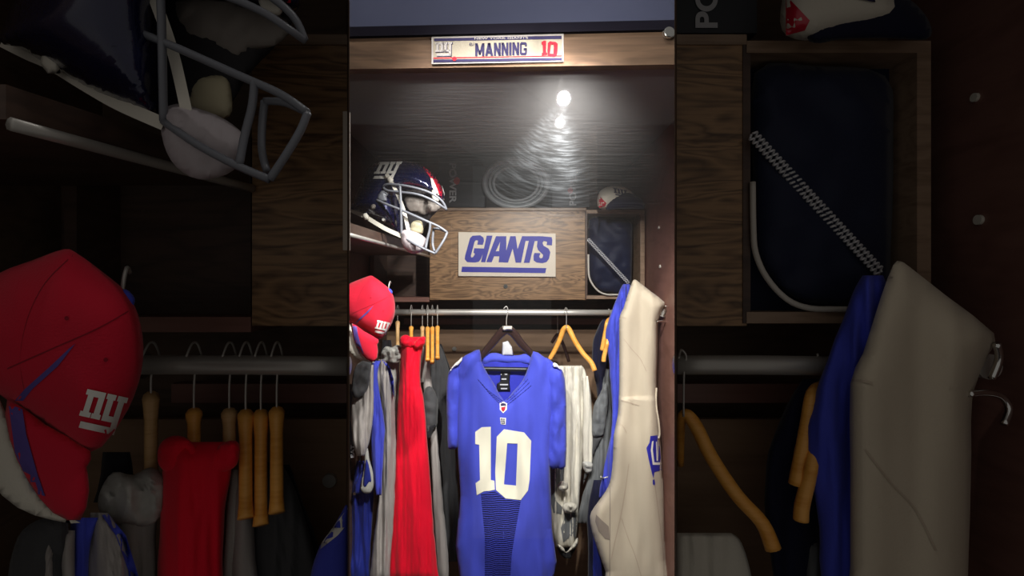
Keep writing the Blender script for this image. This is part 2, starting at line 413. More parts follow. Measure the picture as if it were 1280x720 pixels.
# side bays
def bay(sgn, side, xo):
    s = -1 if side == 'left' else 1
    e = 203/F*s; Yb = .90; top = 2.14
    # back board with an edge that runs along the sight line
    bm = bmesh.new()
    pts = [(e*Yb, Yb), (xo, Yb), (xo, Yb+.02), (e*(Yb+.02), Yb+.02)]
    a = [bm.verts.new((x, y, 0)) for x, y in pts]; c = [bm.verts.new((x, y, top)) for x, y in pts]
    bm.faces.new(a); bm.faces.new(c)
    for i in range(4): bm.faces.new((a[i], a[(i+1) % 4], c[(i+1) % 4], c[i]))
    o = frombm('wall_bay_back_'+side, bm, 'sidebd', None, False); struct(o)
    bm = bmesh.new(); t = .0005
    pts = [(e*.52, .52), (e*Yb, Yb), (e*Yb+s*.006, Yb), (e*.52+s*t, .52)]
    a = [bm.verts.new((x, y, 0)) for x, y in pts]; c = [bm.verts.new((x, y, top)) for x, y in pts]
    bm.faces.new(a); bm.faces.new(c)
    for i in range(4): bm.faces.new((a[i], a[(i+1) % 4], c[(i+1) % 4], c[i]))
    struct(frombm('added_partition_bay_'+side, bm, 'sidebd', None, False))  # edge-on panel added to keep lamp light out of the bay
    struct(boxm('wall_bay_outer_'+side, (min(xo, xo+.02*s), .30, 0), (max(xo, xo+.02*s), .92, top), 'brownwall' if s > 0 else 'sidebd'))
    bm = bmesh.new()
    pts = [(e*.40, .40), (e*.92, .92), (xo+.02*s, .92), (xo+.02*s, .40)]
    a = [bm.verts.new((x, y, top)) for x, y in pts]; c = [bm.verts.new((x, y, top+.02)) for x, y in pts]
    bm.faces.new(a); bm.faces.new(c)
    for i in range(4): bm.faces.new((a[i], a[(i+1) % 4], c[(i+1) % 4], c[i]))
    struct(frombm('added_roof_bay_'+side, bm, 'sidebd', None, False))  # out-of-view roof added to shield the bay from the lamps
bay(-1, 'left', -.72); bay(1, 'right', .66)

# ------------------------------------------------------------------ lamps
for i, (x, y, z, aim, pw, cone) in enumerate(LAMPS):
    d = (Vector(aim)-Vector((x, y, z))).normalized(); c = Vector((x, y, z))
    t = thing('spot_lamp', ['black ceiling spot lamp on the right, its glow mirrored brightest in the glass',
        'black ceiling spot lamp just behind the brightest mirrored one', 'added black fill spot high on the left',
        'added black fill spot high on the right', 'added black fill spot high in the middle'][i], 'lamp', 'ceiling spot lamps above the viewer')
    lr = (.019, .012, .02, .02, .02)[i]
    disc('lamp_housing', c-d*.05, d, lr+.006, .09, 'black', t, 24, lr+.009)
    disc('lamp_lens', c, d, lr, .006, 'glow', t, 24)
    sd = Vector((-.8, 0, .6)) if i == 1 else Vector((0, 0, 1))
    disc('lamp_stem', c-d*.07+sd*.10, sd, .006, .2, 'black', t, 12)
    l = bpy.data.lights.new('spot_bulb', 'SPOT'); l.energy = pw; l.spot_size = math.radians(cone); l.spot_blend = .5; l.shadow_soft_size = (.02, .011, .03, .03, .03)[i]
    l.color = (1, .95, .9)
    lo = bpy.data.objects.new('spot_bulb', l); COL.objects.link(lo); lo.location = c+d*.012
    lo.rotation_euler = d.to_track_quat('-Z', 'Y').to_euler()

# ------------------------------------------------------------------ header over the locker
Yh = 1.30
hb = thing('header_board', 'light brown wooden header board with dark top rail across the locker', 'board')
quadslab('board_face', MAIN, [(180, 51), (1090, 31.5), (1090, 77), (180, 90)], Yh, .03, 'header', hb)
quadslab('top_rail', MAIN, [(180, 39), (1090, 19.5), (1090, 31.5), (180, 51)], Yh-.012, .05, 'capstrip', hb)
t = thing('nameplate', 'cream nameplate reading MANNING 10 on the header board', 'nameplate')
pb = quadslab('plate_border', MAIN, [(539.5, 45.8), (704.5, 42), (704.5, 77), (539.5, 80)], Yh-.006, .005, 'platewhite', t)
def pl(pts, mat, name, d=.0009): return quadslab(name, MAIN, pts, Yh-.006-d, d*.9, mat, t)
pl([(541.5, 47.8), (702.5, 44), (702.5, 75.2), (541.5, 78)], 'platebg', 'plate_face')
pl([(542.5, 48), (702, 44.5), (702, 48.6), (542.5, 51.5)], 'platenavy', 'top_band', .0015)
pl([(541.5, 74.4), (702.5, 72.2), (702.5, 75.2), (541.5, 77.8)], 'platenavy', 'bottom_band', .0015)
pl([(541.5, 72.0), (702.5, 69.2), (702.5, 70.4), (541.5, 73.4)], 'platered', 'red_line', .0015)
def W(q, r, Y, dy=0): return MAIN.P(q, r, Y, dy)
def ptext(txt, mat, x0, yb, x1, yt, sl, name, bold, Y, parent):
    o = W(x0, yb, Y); textm(name, txt, mat, o, W(x1, yb-sl, Y)-o, W(x0, yt, Y)-o, parent, bold)
ptext('NEW YORK GIANTS', 'platewhite', 593, 49.6, 660, 47.2, 1.2, 'team_lettering', .01, Yh-.0082, t)
ptext('ELI', 'platenavy', 587, 56.8, 592.5, 53.8, 0, 'first_name_lettering', .01, Yh-.0082, t)
LET = {'M': [[(0,0),(.25,0),(.25,1),(0,1)], [(.75,0),(1,0),(1,1),(.75,1)], [(.0,1),(.26,1),(.6,.12),(.4,.12)], [(1,1),(.74,1),(.4,.12),(.6,.12)]],
       'A': [[(0,0),(.3,0),(.66,1),(.34,1)], [(1,0),(.7,0),(.34,1),(.66,1)], [(.2,.18),(.8,.18),(.74,.36),(.26,.36)]],
       'N': [[(0,0),(.32,0),(.32,1),(0,1)], [(.68,0),(1,0),(1,1),(.68,1)], [(0,1),(.34,1),(1,0),(.66,0)]],
       'I': [[(.0,0),(1,0),(1,1),(.0,1)]],
       'G': [[(0,.12),(.26,.12),(.26,.88),(0,.88)], [(0,.12),(.14,0),(.86,0),(1,.12),(1,.18),(0,.18)], [(0,.88),(.14,1),(.86,1),(1,.88),(1,.82),(0,.82)], [(.74,.12),(1,.12),(1,.52),(.74,.52)], [(.5,.38),(1,.38),(1,.54),(.5,.54)], [(.74,.68),(1,.68),(1,.88),(.74,.88)]]}
LP_ = []; xq = 594.0
for ch, wd in (('M', 11.5), ('A', 10), ('N', 8.6), ('N', 8.6), ('I', 3), ('N', 8.6), ('G', 8.6)):
    for pg in LET[ch]: LP_.append([(xq+p[0]*wd, 70.0-(xq-594)*.024-p[1]*16) for p in pg])
    xq += wd+.95
decal('name_lettering', MAIN, LP_, pb, 'platenavy', t, .0026, 60)
def nsh(P_): return [(677+(p[0]-594)*.29, 71.2-(625-p[1])*.222) for p in P_]
N1 = [(594, 540), (602, 534), (613.5, 533.5), (613.5, 600), (618, 601), (618.5, 612), (612, 613.5), (605, 614), (596, 619), (594.5, 604), (600, 600), (599, 556), (594, 555)]
N0 = [(621, 546), (630, 536.5), (655, 540.5), (664, 551), (662, 600), (660, 613), (651, 625), (632, 623), (620, 612.5), (619, 590)]
N0h = [(634, 554), (647, 554.5), (645, 607), (630, 605.5)]
decal('number_lettering', MAIN, [nsh(N1), nsh(N0)], pb, 'platered', t, .0026, 60, {1: [nsh(N0h)]})
decal('logo_outline', MAIN, nypolys((544.4, 71), (21.6, -.4), (0, -18.0)), pb, 'platenavy', t, .0022, 40)
decal('team_logo', MAIN, nypolys((544, 70.0), (21.2, -.4), (0, -17)), pb, 'platewhite', t, .0028, 40)
disc('shield_badge', W(568, 73.4, Yh-.0085), (0, 1, 0), .0055, .001, 'platered', t)
t = thing('round_knob', 'silver round bolt head at the right end of the header board', 'bolt')
disc('knob_face', W(836, 41, Yh-.012), (0, 1, 0), .0135, .012, 'chrome', t, 24, bev=.002)
disc('knob_collar', W(836, 41, Yh-.004), (0, 1, 0), .0155, .005, 'steel', t, 24)
g = boxm('window_1', (-.65, 1.335, .05), (.60, 1.339, ZC), 'glass', None, 0); struct(g)

# ------------------------------------------------------------------ the locker's interior, built for the main locker and again for the nearer bays
# ---- helmets
def helmet(V, label, big):
    Y = 1.72; t = thing('football_helmet', label, 'helmet')
    shell = [(437, 262), (441, 250), (447, 236), (454, 220), (462, 208), (474, 201.5), (490, 199), (507, 200), (522, 204), (535, 212), (545, 222), (552, 234), (556, 248), (552, 251), (540, 248), (520, 244.5), (505, 243), (501, 250), (503, 268), (502, 284), (500, 295), (486, 289), (470, 281), (455, 271), (445, 265)]
    lin_ = puff('inner_liner', V, [(500, 242), (530, 246), (553, 250), (548, 262), (536, 275), (528, 288), (516, 296), (500, 294), (494, 270)], Y, .02, 'liner', t, 4, back=2.5)
    pd = puff('brow_pad', V, [(506, 247), (515, 244), (532, 247), (548, 252), (552, 258), (546, 264), (536, 266), (530, 269), (522, 266), (512, 264), (507, 256)], Y-.025, .012, 'pad', t, 3, fold=.004, fs=(6, 6))
    puff('jaw_pad', V, [(512, 288), (514, 279), (520, 275.5), (527, 277), (529, 284), (528, 292), (518, 293)], Y-.035, .014, 'padcream', t, 2)
    sh = puff('shell', V, shell, Y, .115, 'helmet', t, 3.2, D=38, back=.6)
    lg = nypolys((464, 223.5), (29, -.5), (10, -21))
    decal('team_logo', V, lg, sh, 'white', t, .0015, 3, Y=Y)
    decal('red_stripe', V, [[(527, 206), (533, 211), (541, 217), (548, 227), (553, 238), (555, 247.5), (551, 247), (546, 236), (538, 222), (530, 211)]], sh, 'hred', t, .0015, 3)
    decal('white_stripe', V, [[(538, 222), (541, 223.5), (546, 235), (549, 244), (546, 243), (540, 233)], [(552, 231), (554, 236), (556, 243), (555.4, 247), (554, 240)]], sh, 'white', t, .0020, 3)
    yc = Y-.115
    def seat(q, r): return -.115*1.0
    # clips and screws
    c = puff('front_clip', V, [(539, 240), (543, 236), (546, 239), (545, 244), (549, 247), (548, 252), (541, 250)], yc+.02, .008, 'strap', t, 2)
    puff('side_clip', V, [(472, 246), (475, 240), (480, 237), (485, 238), (486, 243), (483, 246), (484, 251), (478, 252), (473, 250)], yc, .008, 'mask', t, 2, fold=.004, fs=(3, 3))
    puff('ear_pad_grip', V, [(463, 259), (466, 252), (472, 250), (474, 254), (470, 260), (465, 262)], yc+.012, .008, 'pad', t, 2)
    disc('shell_screw', V.P(480, 275, yc+.02), (0, 1, 0), .0045, .02, 'steel', t, 12)
    # face mask : bars grouped as the cage
    bm = bmesh.new(); r = .0038
    for pts in ([(479, 234), (483, 230.5, -.01), (498, 231, -.02), (520, 235, -.03), (540, 242, -.03), (553, 252, -.02), (558, 262, -.01)],
                [(479, 234), (484, 238, -.01), (500, 240, -.02), (522, 243, -.035), (540, 250, -.035), (551, 257, -.03), (558, 262, -.01)],
                [(471, 250, .0), (485, 256, -.015), (503, 263, -.03), (530, 275, -.05), (548, 283, -.05), (559, 290.5, -.045)],
                [(559, 290.5, -.045), (556, 298, -.05), (550, 308, -.055), (544, 317, -.055)],
                [(544, 317, -.055), (530, 311, -.055), (515, 303, -.045), (502, 294, -.02)],
                [(500, 231, -.02), (501, 250, -.03), (501.5, 270, -.03), (502, 294, -.02)],
                [(538, 278, -.052), (537, 288, -.05), (534, 300, -.05), (532, 311, -.055)],
                [(542, 286, -.03), (541, 296, -.03), (541, 306, -.03), (543, 314, -.04)],
                [(542, 286, -.03), (550, 286.5, -.035), (559, 290.5, -.045)]):
        tubem('', [V.P(p[0], p[1], yc, p[2] if len(p) > 2 else 0) for p in pts], r, None, None, 8, 1, 4, bm)
    frombm('face_mask', bm, 'mask', t)
    # chin strap
    cup = puff('chin_cup', V, [(501, 291), (507, 287), (516, 289), (526, 293), (534, 300), (533, 309), (527, 315), (516, 317), (507, 312), (502, 303)], yc-.012, .03, 'cup', t, 2.5, fold=.006, fs=(7, 7), back=1)
    def strap(pts, wd, nm): 
        bm = bmesh.new(); P_ = smooth_pts([(p[0], p[1], p[2]) for p in pts], 6)
        f = []
        for i, p in enumerate(P_):
            d = (P_[min(i+1, len(P_)-1)]-P_[max(i-1, 0)]); l = math.hypot(d.x, d.y) or 1; nx, ny = -d.y/l*wd/2, d.x/l*wd/2
            f.append([bm.verts.new(V.P(p.x+s*nx, p.y+s*ny, yc, p.z+z)) for s, z in ((-1, 0), (1, 0), (1, .003), (-1, .003))])
        for i in range(len(f)-1):
            for k in range(4): bm.faces.new((f[i][k], f[i][(k+1) % 4], f[i+1][(k+1) % 4], f[i+1][k]))
        bm.faces.new(f[0]); bm.faces.new(f[-1][::-1])
        return frombm(nm, bm, 'strap', t, False)
    s1 = strap([(438, 262, .10), (448, 267, .075), (457, 271, .04), (470, 279, .02), (484, 287, .005), (502, 295, -.02)], 5.2, 'chin_strap')
    puff('buckle', V, [(454, 267), (458, 266), (461, 270), (461, 275), (456, 275), (453, 271)], yc+.03, .008, 'strap', s1, 2, sm=1)
    s2 = strap([(483, 217, -.008), (488, 226, -.010), (494, 236, -.012), (500, 250, -.014), (506, 268, -.014), (511, 290, -.02)], 4.6, 'chin_strap')
    puff('buckle', V, [(483, 222), (488, 219), (492, 224), (491, 229), (486, 230)], yc-.012, .006, 'strap', s2, 2, sm=1)
    return t
# ---- red cap hanging
def cap(V, label, left):
    Y = 1.62; t = thing('baseball_cap', label, 'cap')
    crown = [(left, 372), (left+12, 361), (437, 354), (450, 349), (462.5, 344.6), (468, 346.5), (477, 353), (487, 361.5), (492, 371), (494, 384), (492, 398), (485, 413), (473, 425), (455, 414), (441, 405), (left+10, 396), (left, 386)]
    c = puff('crown', V, crown, Y, .06, 'capred', t, 3, D=26, fold=.003, fs=(20, 20), seed=2, back=.8)
    br = puff('brim', V, [(440, 404), (455, 414), (473, 424.5), (471.5, 431), (472.5, 440), (469, 452), (458, 449), (448, 436), (441, 420)], Y-.045, .012, 'capred', t, 3, D=10, sm=2)
    puff('brim_underside', V, [(430, 400), (437, 404), (441, 415), (447, 432), (456, 446), (469, 453), (458, 452), (444, 447), (433, 436), (428, 420)], Y-.02, .008, 'whitef', t, 3, sm=2)
    decal('blue_piping', V, [[(464.5, 384), (467, 382), (460, 391), (450, 400), (444, 407.5), (441, 407), (447, 400), (456, 392)]], c, 'piping', t, .0012, 3)
    decal('blue_brim_band', V, [[(440.5, 406), (446, 408), (447.5, 418), (452, 434), (455, 442.5), (450, 441), (443, 425)]], [br, c], 'piping', br, .0015, 3)
    decal('team_logo', V, nypolys((467, 415), (16.2, 3.6), (4.8, -15)), c, 'white', t, .002, 3)
    # panel seams
    for s_ in ([(466, 347), (455, 358), (448, 372), (445, 388), (447, 402)], [(440, 392), (458, 384), (476, 376), (490, 368)]):
        P_ = smooth_pts([(a, b_, 0) for a, b_ in s_], 4)
        poly = [(p.x, p.y-.3) for p in P_]+[(p.x, p.y+.3) for p in reversed(P_)]
        decal('panel_seam', V, [poly], c, 'seamred', t, .0006, 6)
    for q, r in ((463.5, 372), (479, 388.5)):
        decal('eyelet', V, [[(q+.9*math.cos(a), r+.9*math.sin(a)) for a in [i*math.pi/4 for i in range(8)]]], c, 'seamred', t, .001, 6)
    puff('top_button', V, [(484, 362), (487, 360.5), (490.5, 364), (489.5, 368), (486, 367)], Y-.01, .01, 'blue', t, 1.5)
    h = thing('coat_hook', label.split(' cap')[0].replace('red', 'thin steel')+' wall hook holding the red cap' if False else ('thin steel hook holding the red cap in the '+('dim near bay' if V is SIDE else 'main locker')), 'hook')
    ptube('hook_wire', V, [(485.5, 366, .0), (486, 358, .0), (487.5, 352, .01), (488.5, 354, .03)], Y+.04, .0022, 'steel', h, 6)
    return t
M['seamred'] = fabric('dark_red_seam', (140, 14, 36))
# ---- hangers
def hanger(V, q, r, Y, yaw, label, mat='hangwood', half=.19, drop=.11, r0=.0105, rodr=None, group=None, arms=(1, 1), flatbar=False, curve=0.0, topw=.02, cat='hanger'):
    """wishbone hanger whose neck is at reference (q, r); yaw 0 faces the viewer"""
    t = thing('clothes_hanger', label, cat, group)
    C = V.P(q, r, Y); yaw = math.atan2(C.y, C.x) if yaw is None else yaw; c, s = math.cos(yaw), math.sin(yaw)
    half *= .4 if V is SIDE else 1
    def R(x, z, fwd=0): return C+Vector((x*c, x*s-fwd, z))
    pts = []; rad = []
    n = 7
    for i in range(n):
        u = 1-i/(n-1); pts.append(R(-half*u*arms[0], -drop*(u**.85)-.006, -curve*u*u)); rad.append(r0*(1.15 if i == 0 else .95))
    for i in range(1, n):
        u = i/(n-1); pts.append(R(half*u*arms[1], -drop*(u**.85)-.006, -curve*u*u)); rad.append(r0*(1.15 if i == n-1 else .95))
    rad[n-1] = r0*1.25
    tubem('shoulder_arms', pts, rad, mat, t, 10, 1.0, 4)
    rr = (rodr if rodr is not None else 390)
    Rt = V.P(q, rr-6.3, Y).z - C.z; Rb = V.P(q, rr, Y).z-C.z
    tubem('wire_hook', [C+Vector((0, 0, -.004)), C+Vector((0, 0, max(.01, (Rb)*.5))), C+Vector((0, .005, Rb-.004)), C+Vector((0, .018*V.g+.006, Rb+.002)), C+Vector((0, .012*V.g, Rt+.004)), C+Vector((0, -.004, Rt+.006)), C+Vector((0, -.017, Rt-.010))], .0016, 'steel', t, 6, 1, 4)
    return t
# ---- the cabinet boxes between shelf and rod
def shelf_left(V, label, back):
    a0 = V.P(437-60 if V is MAIN else 437, 250, 1.36)
    # horizontal shelf whose front edge runs away from the viewer
    z0 = EYE+.145; th = .03
    y0, y1 = (1.36, 2.28) if V is MAIN else (.44, .725)
    xi0, xi1 = (-.435, -.372)
    xo = -.645 if V is MAIN else -.715
    t = thing('corner_shelf', label, 'shelf')
    def prism(nm, zb, zt, xa, xb, mat, xoo):
        bm = bmesh.new(); lo = [bm.verts.new(p) for p in ((xoo, y0, zb), (xa, y0, zb), (xb, y1, zb), (xoo, y1, zb))]
        hi = [bm.verts.new(Vector(v.co)+Vector((0, 0, zt-zb))) for v in lo]
        bm.faces.new(lo[::-1]); bm.faces.new(hi)
        for i in range(4): bm.faces.new((lo[i], lo[(i+1) % 4], hi[(i+1) % 4], hi[i]))
        return frombm(nm, bm, mat, t, False)
    prism('shelf_board', z0, z0+th, xi0, xi1, 'darkwood', xo)
    tubem('metal_edge', [(xi0+.004, y0, z0-.004), (xi1+.004, y1, z0-.004)], .006, 'steel', t, 8)
    return t

def interior(V, part):
    big = V is SIDE
    where = 'in the dim near bay' if big else 'in the main locker'
    wl = 'dim left bay' if big else 'main locker'
    wr = 'dim right bay' if big else 'main locker'
    Yb = 2.30
    dep = .12 if big else .40
    xR = 575.4; xL = 704.6     # a side bay ends here
    if part in ('left', 'all'):
        shelf_left(V, 'dark shelf board with a metal edge under the '+('near' if big else 'far')+' helmet, '+wl, 0)
        helmet(V, ('large dim football helmet at the upper left, in the near bay' if big else 'small brightly lit navy football helmet with white ny logo on the locker shelf'), big)
        cap(V, ('large dim red ny cap at the far left, in the near bay' if big else 'small bright red ny cap hanging at the left of the main locker'), 405 if not big else 418)
        # dark cubby left of the oak box
        t = thing('cubby_unit', 'dark open cubby unit left of the oak box, '+wl, 'cubby')
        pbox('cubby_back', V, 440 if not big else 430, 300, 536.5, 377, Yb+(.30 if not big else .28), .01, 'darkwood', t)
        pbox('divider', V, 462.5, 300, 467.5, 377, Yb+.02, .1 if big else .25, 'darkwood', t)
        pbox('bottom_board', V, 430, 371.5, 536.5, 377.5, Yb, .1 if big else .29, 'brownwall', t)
    # oak box
    x0, x1 = 537, 733
    if part == 'left': x1 = xR
    if part == 'right': x0 = xL
    t = thing('oak_cabinet', ('oak box panel at the edge of the dim left bay' if part == 'left' else 'oak box panel at the edge of the dim right bay' if part == 'right' else 'grained oak box carrying the GIANTS sign above the rod'), 'cabinet')
    pbox('cabinet_body', V, x0, 262, x1, 375, Yb, dep, 'oak', t)
    pbox('top_lip', V, x0, 259.5, x1, 263.5, Yb-.008, dep*.9, 'frame', t)
    if part == 'all': 
        disc('lock', V.P(632, 358, Yb-.003), (0, 1, 0), .0095, .006, 'chrome', t, 16)
        disc('lock_hole', V.P(632, 358, Yb-.0065), (0, 1, 0), .0035, .002, 'black', t, 12)
    if part in ('left', 'all'):
        t = thing('giants_sign' if False else 'team_sign', ('pale end of a sign at the edge of the dim left bay' if big else 'white sign with blue GIANTS lettering on the oak box'), 'sign')
        xe = xR if big else 694.5
        board = quadslab('sign_board', V, [(573, 290), (xe, 290 if big else 292), (xe, 345 if big else 346), (573, 345)], Yb-.012 if not big else Yb-.03, .006, 'signwhite', t)
        if not big: sign_letters(V, board, t)
    # rod
    a, b_ = (494, 769)
    if part == 'left': b_ = xR
    if part == 'right': a = xL
    t = thing('closet_rod', 'silver hanging rod '+('across the dim left bay' if part == 'left' else 'across the dim right bay' if part == 'right' else 'under the oak box of the main locker'), 'rod')
    ptube('rod_tube', V, [(a, 390.5), ((a+b_)/2, 390.5), (b_, 391)], Yb-.06, .0135, 'steel', t, 16, 2)
    if part != 'left': disc('rod_flange', V.P(b_+.5, 391, Yb-.06), (1, 0, 0), .019, .006, 'chrome', t, 16)
    if part != 'right': disc('rod_flange', V.P(a-.5, 390.5, Yb-.06), (1, 0, 0), .019, .006, 'chrome', t, 16)
    n0 = {'all': 1, 'left': 3, 'right': 5}[part]
    struct(pbox('trim_%d' % n0, V, max(a, 505), 398, min(b_, 760), 405.5, Yb+.34 if not big else Yb+.30, .03, 'brownwall'))
    struct(pbox('trim_%d' % (n0+1), V, max(a-60, 440) if part != 'right' else xL, 412, 800 if part != 'left' else xR, 760 if not big else 500, Yb+.36, .012, 'backwood'))
    if part != 'right':
        d = disc('panel_bolt', V.P(568, 436, Yb+.355), (0, 1, 0), .011, .012, 'steel'); tag(d, 'round bolt head on the brown back panel, '+wl, 'bolt')
    left_clothes(V, part) if part != 'right' else None
    if part in ('right', 'all'): right_side(V, part)
# ---- GIANTS lettering traced in a local 1280x683 drawing
def sign_letters(V, board, t):
    def T(p): return (560+p[0]/8.533, 280+p[1]/8.533)
    G = [(235,150),(262,125),(345,120),(378,145),(385,180),(372,222),(312,220),(322,178),(300,172),(284,190),(243,340),(250,358),(268,352),(288,318),(272,306),(280,258),(392,262),(352,370),(330,402),(290,410),(205,406),(178,375),(182,340)]
    I = [(415,124),(474,124),(405,362),(436,362),(418,408),(352,406),(386,290)]
    I = [(413,124),(475,124),(398,408),(352,406)]
    A = [(512,130),(622,130),(622,410),(540,408),(548,345),(492,345),(466,408),(408,406)]
    Ah = [(556,190),(545,290),(510,290)]
    Nn = [(664,130),(722,130),(742,268),(790,130),(838,130),(780,412),(722,412),(690,262),(640,412),(588,410)]
    Tt = [(790,130),(990,130),(975,180),(925,182),(870,414),(808,414),(862,180),(776,180)]
    Ss = [(975,140),(1000,130),(1105,140),(1114,170),(1108,228),(1052,224),(1056,190),(1022,180),(1008,200),(1020,232),(1072,262),(1092,300),(1078,370),(1050,406),(1005,418),(945,410),(914,388),(912,340),(922,308),(986,312),(972,350),(988,368),(1008,360),(1016,330),(960,276),(948,240),(955,180)]
    polys = [[T(p) for p in pg] for pg in (G, I, A, Nn, Tt, Ss)]
    decal('letter_g', V, [polys[0]], board, 'signblue', t, .0016, 60)
    decal('letter_i', V, [polys[1]], board, 'signblue', t, .0018, 60)
    decal('letter_a', V, [polys[2]], board, 'signblue', t, .0016, 60, {0: [[T(p) for p in Ah]]})
    decal('letter_n', V, [polys[3]], board, 'signblue', t, .0018, 60)
    decal('letter_t', V, [polys[4]], board, 'signblue', t, .0016, 60)
    decal('letter_s', V, [polys[5]], board, 'signblue', t, .0018, 60)
    decal('underline', V, [[T(p) for p in ((150,455),(1050,470),(1038,524),(142,512))]], board, 'signblue', t, .0016, 60)
# ---- clothes on the left half of the rod
def left_clothes(V, part):
    big = V is SIDE; w = 'dim left bay' if big else 'main locker'; Yr = 2.24
    end = 560 if big else 730
    def cut(rows):
        if not big: return rows
        o = [r for r in rows if r[0] < end]
        return o if len(o) > 2 else rows[:3]
    # hangers seen edge on
    hs = [(497, 402, 'palewood', .10), (514, 408.5, 'hangwood', .02), (528, 408.5, 'palewood', .03), (534.5, 409, 'hangwood', .085), (540.5, 409, 'hangwood', .095), (546.8, 408, 'hangwood', .081)]
    nm = ['pale edge-on hanger at the left end, above the light grey hoodie', 'amber edge-on hanger above the left collar of the red shirt', 'pale edge-on hanger above the right collar of the red shirt',
          'amber edge-on hanger, first of the three close together', 'amber edge-on hanger, middle of the three close together', 'amber edge-on hanger, last of the three, above the charcoal shirt']
    for i, (q, r, mt, dr) in enumerate(hs):
        hanger(V, q, r, Yr-.02*(i % 2), None, nm[i]+', '+w, mt, .16 if dr > .08 and i else .07, dr+.03, .0085, group='edge-on wooden hangers')
    # charcoal tee with sleeve
    t = thing('charcoal_shirt', 'charcoal short sleeved shirt hanging edge-on left of the big blue jersey, '+w if not big else 'charcoal shirt on the rightmost amber hangers, dim left bay', 'shirt')
    b_ = cloth('shirt_body', V, cut([(429, 542, 549), (440, 538, 554), (455, 535, 559), (480, 533, 565), (510, 535, 567), (560, 544, 569), (620, 550, 573), (670, 556, 577), (702, 560, 579)]), Yr+.08, .035, 'charf', t, .02, 5, 3)
    cloth('sleeve', V, [(430, 549, 552), (450, 552, 559), (475, 553, 567), (500, 553, 569), (530, 554, 570), (545, 556, 569)], Yr+.12, .02, 'blackf', t, .01, 5, 4)
    if not big:
        puff('cuff_sleeve', V, [(531, 486), (540, 484), (547, 500), (547, 520), (546, 532), (540, 540), (536, 548), (530, 544), (526, 530), (524, 520), (527, 505)], Yr-.06, .03, 'charf', t, 3, fold=.012, fs=(6, 10), seed=5)
        puff('cuff_opening', V, [(527, 528), (534, 532), (545, 530), (541, 539), (537, 549), (531, 546), (527, 537)], Yr-.075, .018, 'blackf', t, 2, fold=.008, fs=(4, 5), seed=8)
    t = cloth('grey_shirt', V, cut([(434, 530, 536), (450, 528, 537), (480, 528, 540), (505, 532, 543), (560, 538, 548), (620, 540, 553), (680, 544, 559), (728, 548, 562)]), Yr-.02, .025, 'grey', None, .01, 6, 7)
    tag(t, 'grey shirt hanging narrowly between the red shirt and charcoal shirt, '+w, 'shirt')
    t = cloth('white_shirt', V, [(432, 529, 531.5), (445, 527, 532), (460, 526, 531), (478, 524.5, 530)], Yr-.045, .014, 'lgrey', None, .004, 4, 9)
    tag(t, 'short pale shirt edge beside the right side of the red shirt, '+w, 'shirt')
    # red shirt
    t = thing('red_shirt', 'long bright red shirt with open collar hanging from the rod, '+w, 'shirt')
    b_ = cloth('shirt_body', V, cut([(421, 503, 530), (432, 501.5, 529), (445, 501, 526.5), (465, 500, 525.5), (482, 499, 526), (490, 498, 528), (510, 496.5, 531), (550, 495, 534), (600, 492, 538), (650, 488.5, 541.5), (700, 486.5, 546), (728, 485, 549)]), Yr-.12, .045, 'red', t, .014, 8, 11)
    puff('collar', V, [(500, 423), (504, 419), (510, 419), (516, 424), (519, 431), (513, 434), (505, 434), (500, 430)], Yr-.165, .018, 'red', t, 2, fold=.01, fs=(6, 6), seed=3)
    puff('collar', V, [(517, 431), (522, 424), (528, 420.5), (532, 422), (531, 430), (526, 433), (521, 436)], Yr-.17, .018, 'red', t, 2, fold=.01, fs=(6, 6), seed=6)
    # light grey hoodie
    t = thing('grey_hoodie', 'light grey hoodie with bunched hood right of the red cap, '+w, 'hoodie')
    cloth('hoodie_body', V, cut([(440, 480, 501), (455, 478, 499), (475, 482, 499), (500, 485, 497), (540, 486, 496), (600, 486, 494), (700, 484, 492)]), Yr-.03, .035, 'lgrey', t, .015, 6, 13)
    puff('hood', V, [(477, 440), (482, 433), (490, 434), (497, 431), (503, 436), (502.5, 447), (497, 454), (488, 454), (480, 452), (476, 447)], Yr-.10, .035, 'lgrey', t, 2.5, fold=.03, fs=(6, 5), seed=4)
    t = cloth('black_shirt', V, [(425, 478, 489), (434, 477, 490), (445, 474, 486)], Yr-.02, .02, 'blackf', None, .008, 6, 2)
    tag(t, 'small dark garment showing behind the bunched grey hood, '+w, 'shirt')
    # grey jersey with blue bands
    t = thing('grey_jersey', 'long grey jersey with blue stripe hanging below the red cap, '+w, 'jersey')
    b_ = cloth('jersey_body', V, cut([(449, 473, 480), (458, 471, 486), (475, 470, 491), (500, 474, 493), (530, 476, 494), (560, 476, 495), (600, 476, 494), (650, 470, 492), (700, 464, 488), (728, 461, 487)]), Yr-.17, .035, 'grey', t, .022, 6, 15)
    decal('blue_stripe', V, [[(477.5, 450), (480, 449.5), (487, 458), (492, 474), (493, 497), (490.5, 490), (488, 472), (483, 458)]], b_, 'blue', t, .002, 3)
    # front charcoal/grey shirt
    t = thing('two_tone_shirt', 'grey shirt with charcoal sleeve, leftmost on the rod under the red cap, '+w, 'shirt')
    cloth('shirt_body', V, cut([(456, 455, 467), (475, 448, 467), (500, 440, 467), (525, 439, 466), (550, 441, 462), (570, 446, 456)]), Yr-.27, .03, 'grey', t, .022, 7, 17)
    puff('charcoal_sleeve', V, [(442, 465), (446, 456), (455, 451), (464, 453), (463, 470), (460, 485), (454, 495), (445, 499), (440, 492), (440, 477)], Yr-.305, .02, 'charf', t, 3, fold=.014, fs=(7, 14), seed=9)
    # blue jersey beside it
    t = thing('blue_jersey', 'narrow royal blue jersey draped between two grey shirts, '+w, 'jersey')
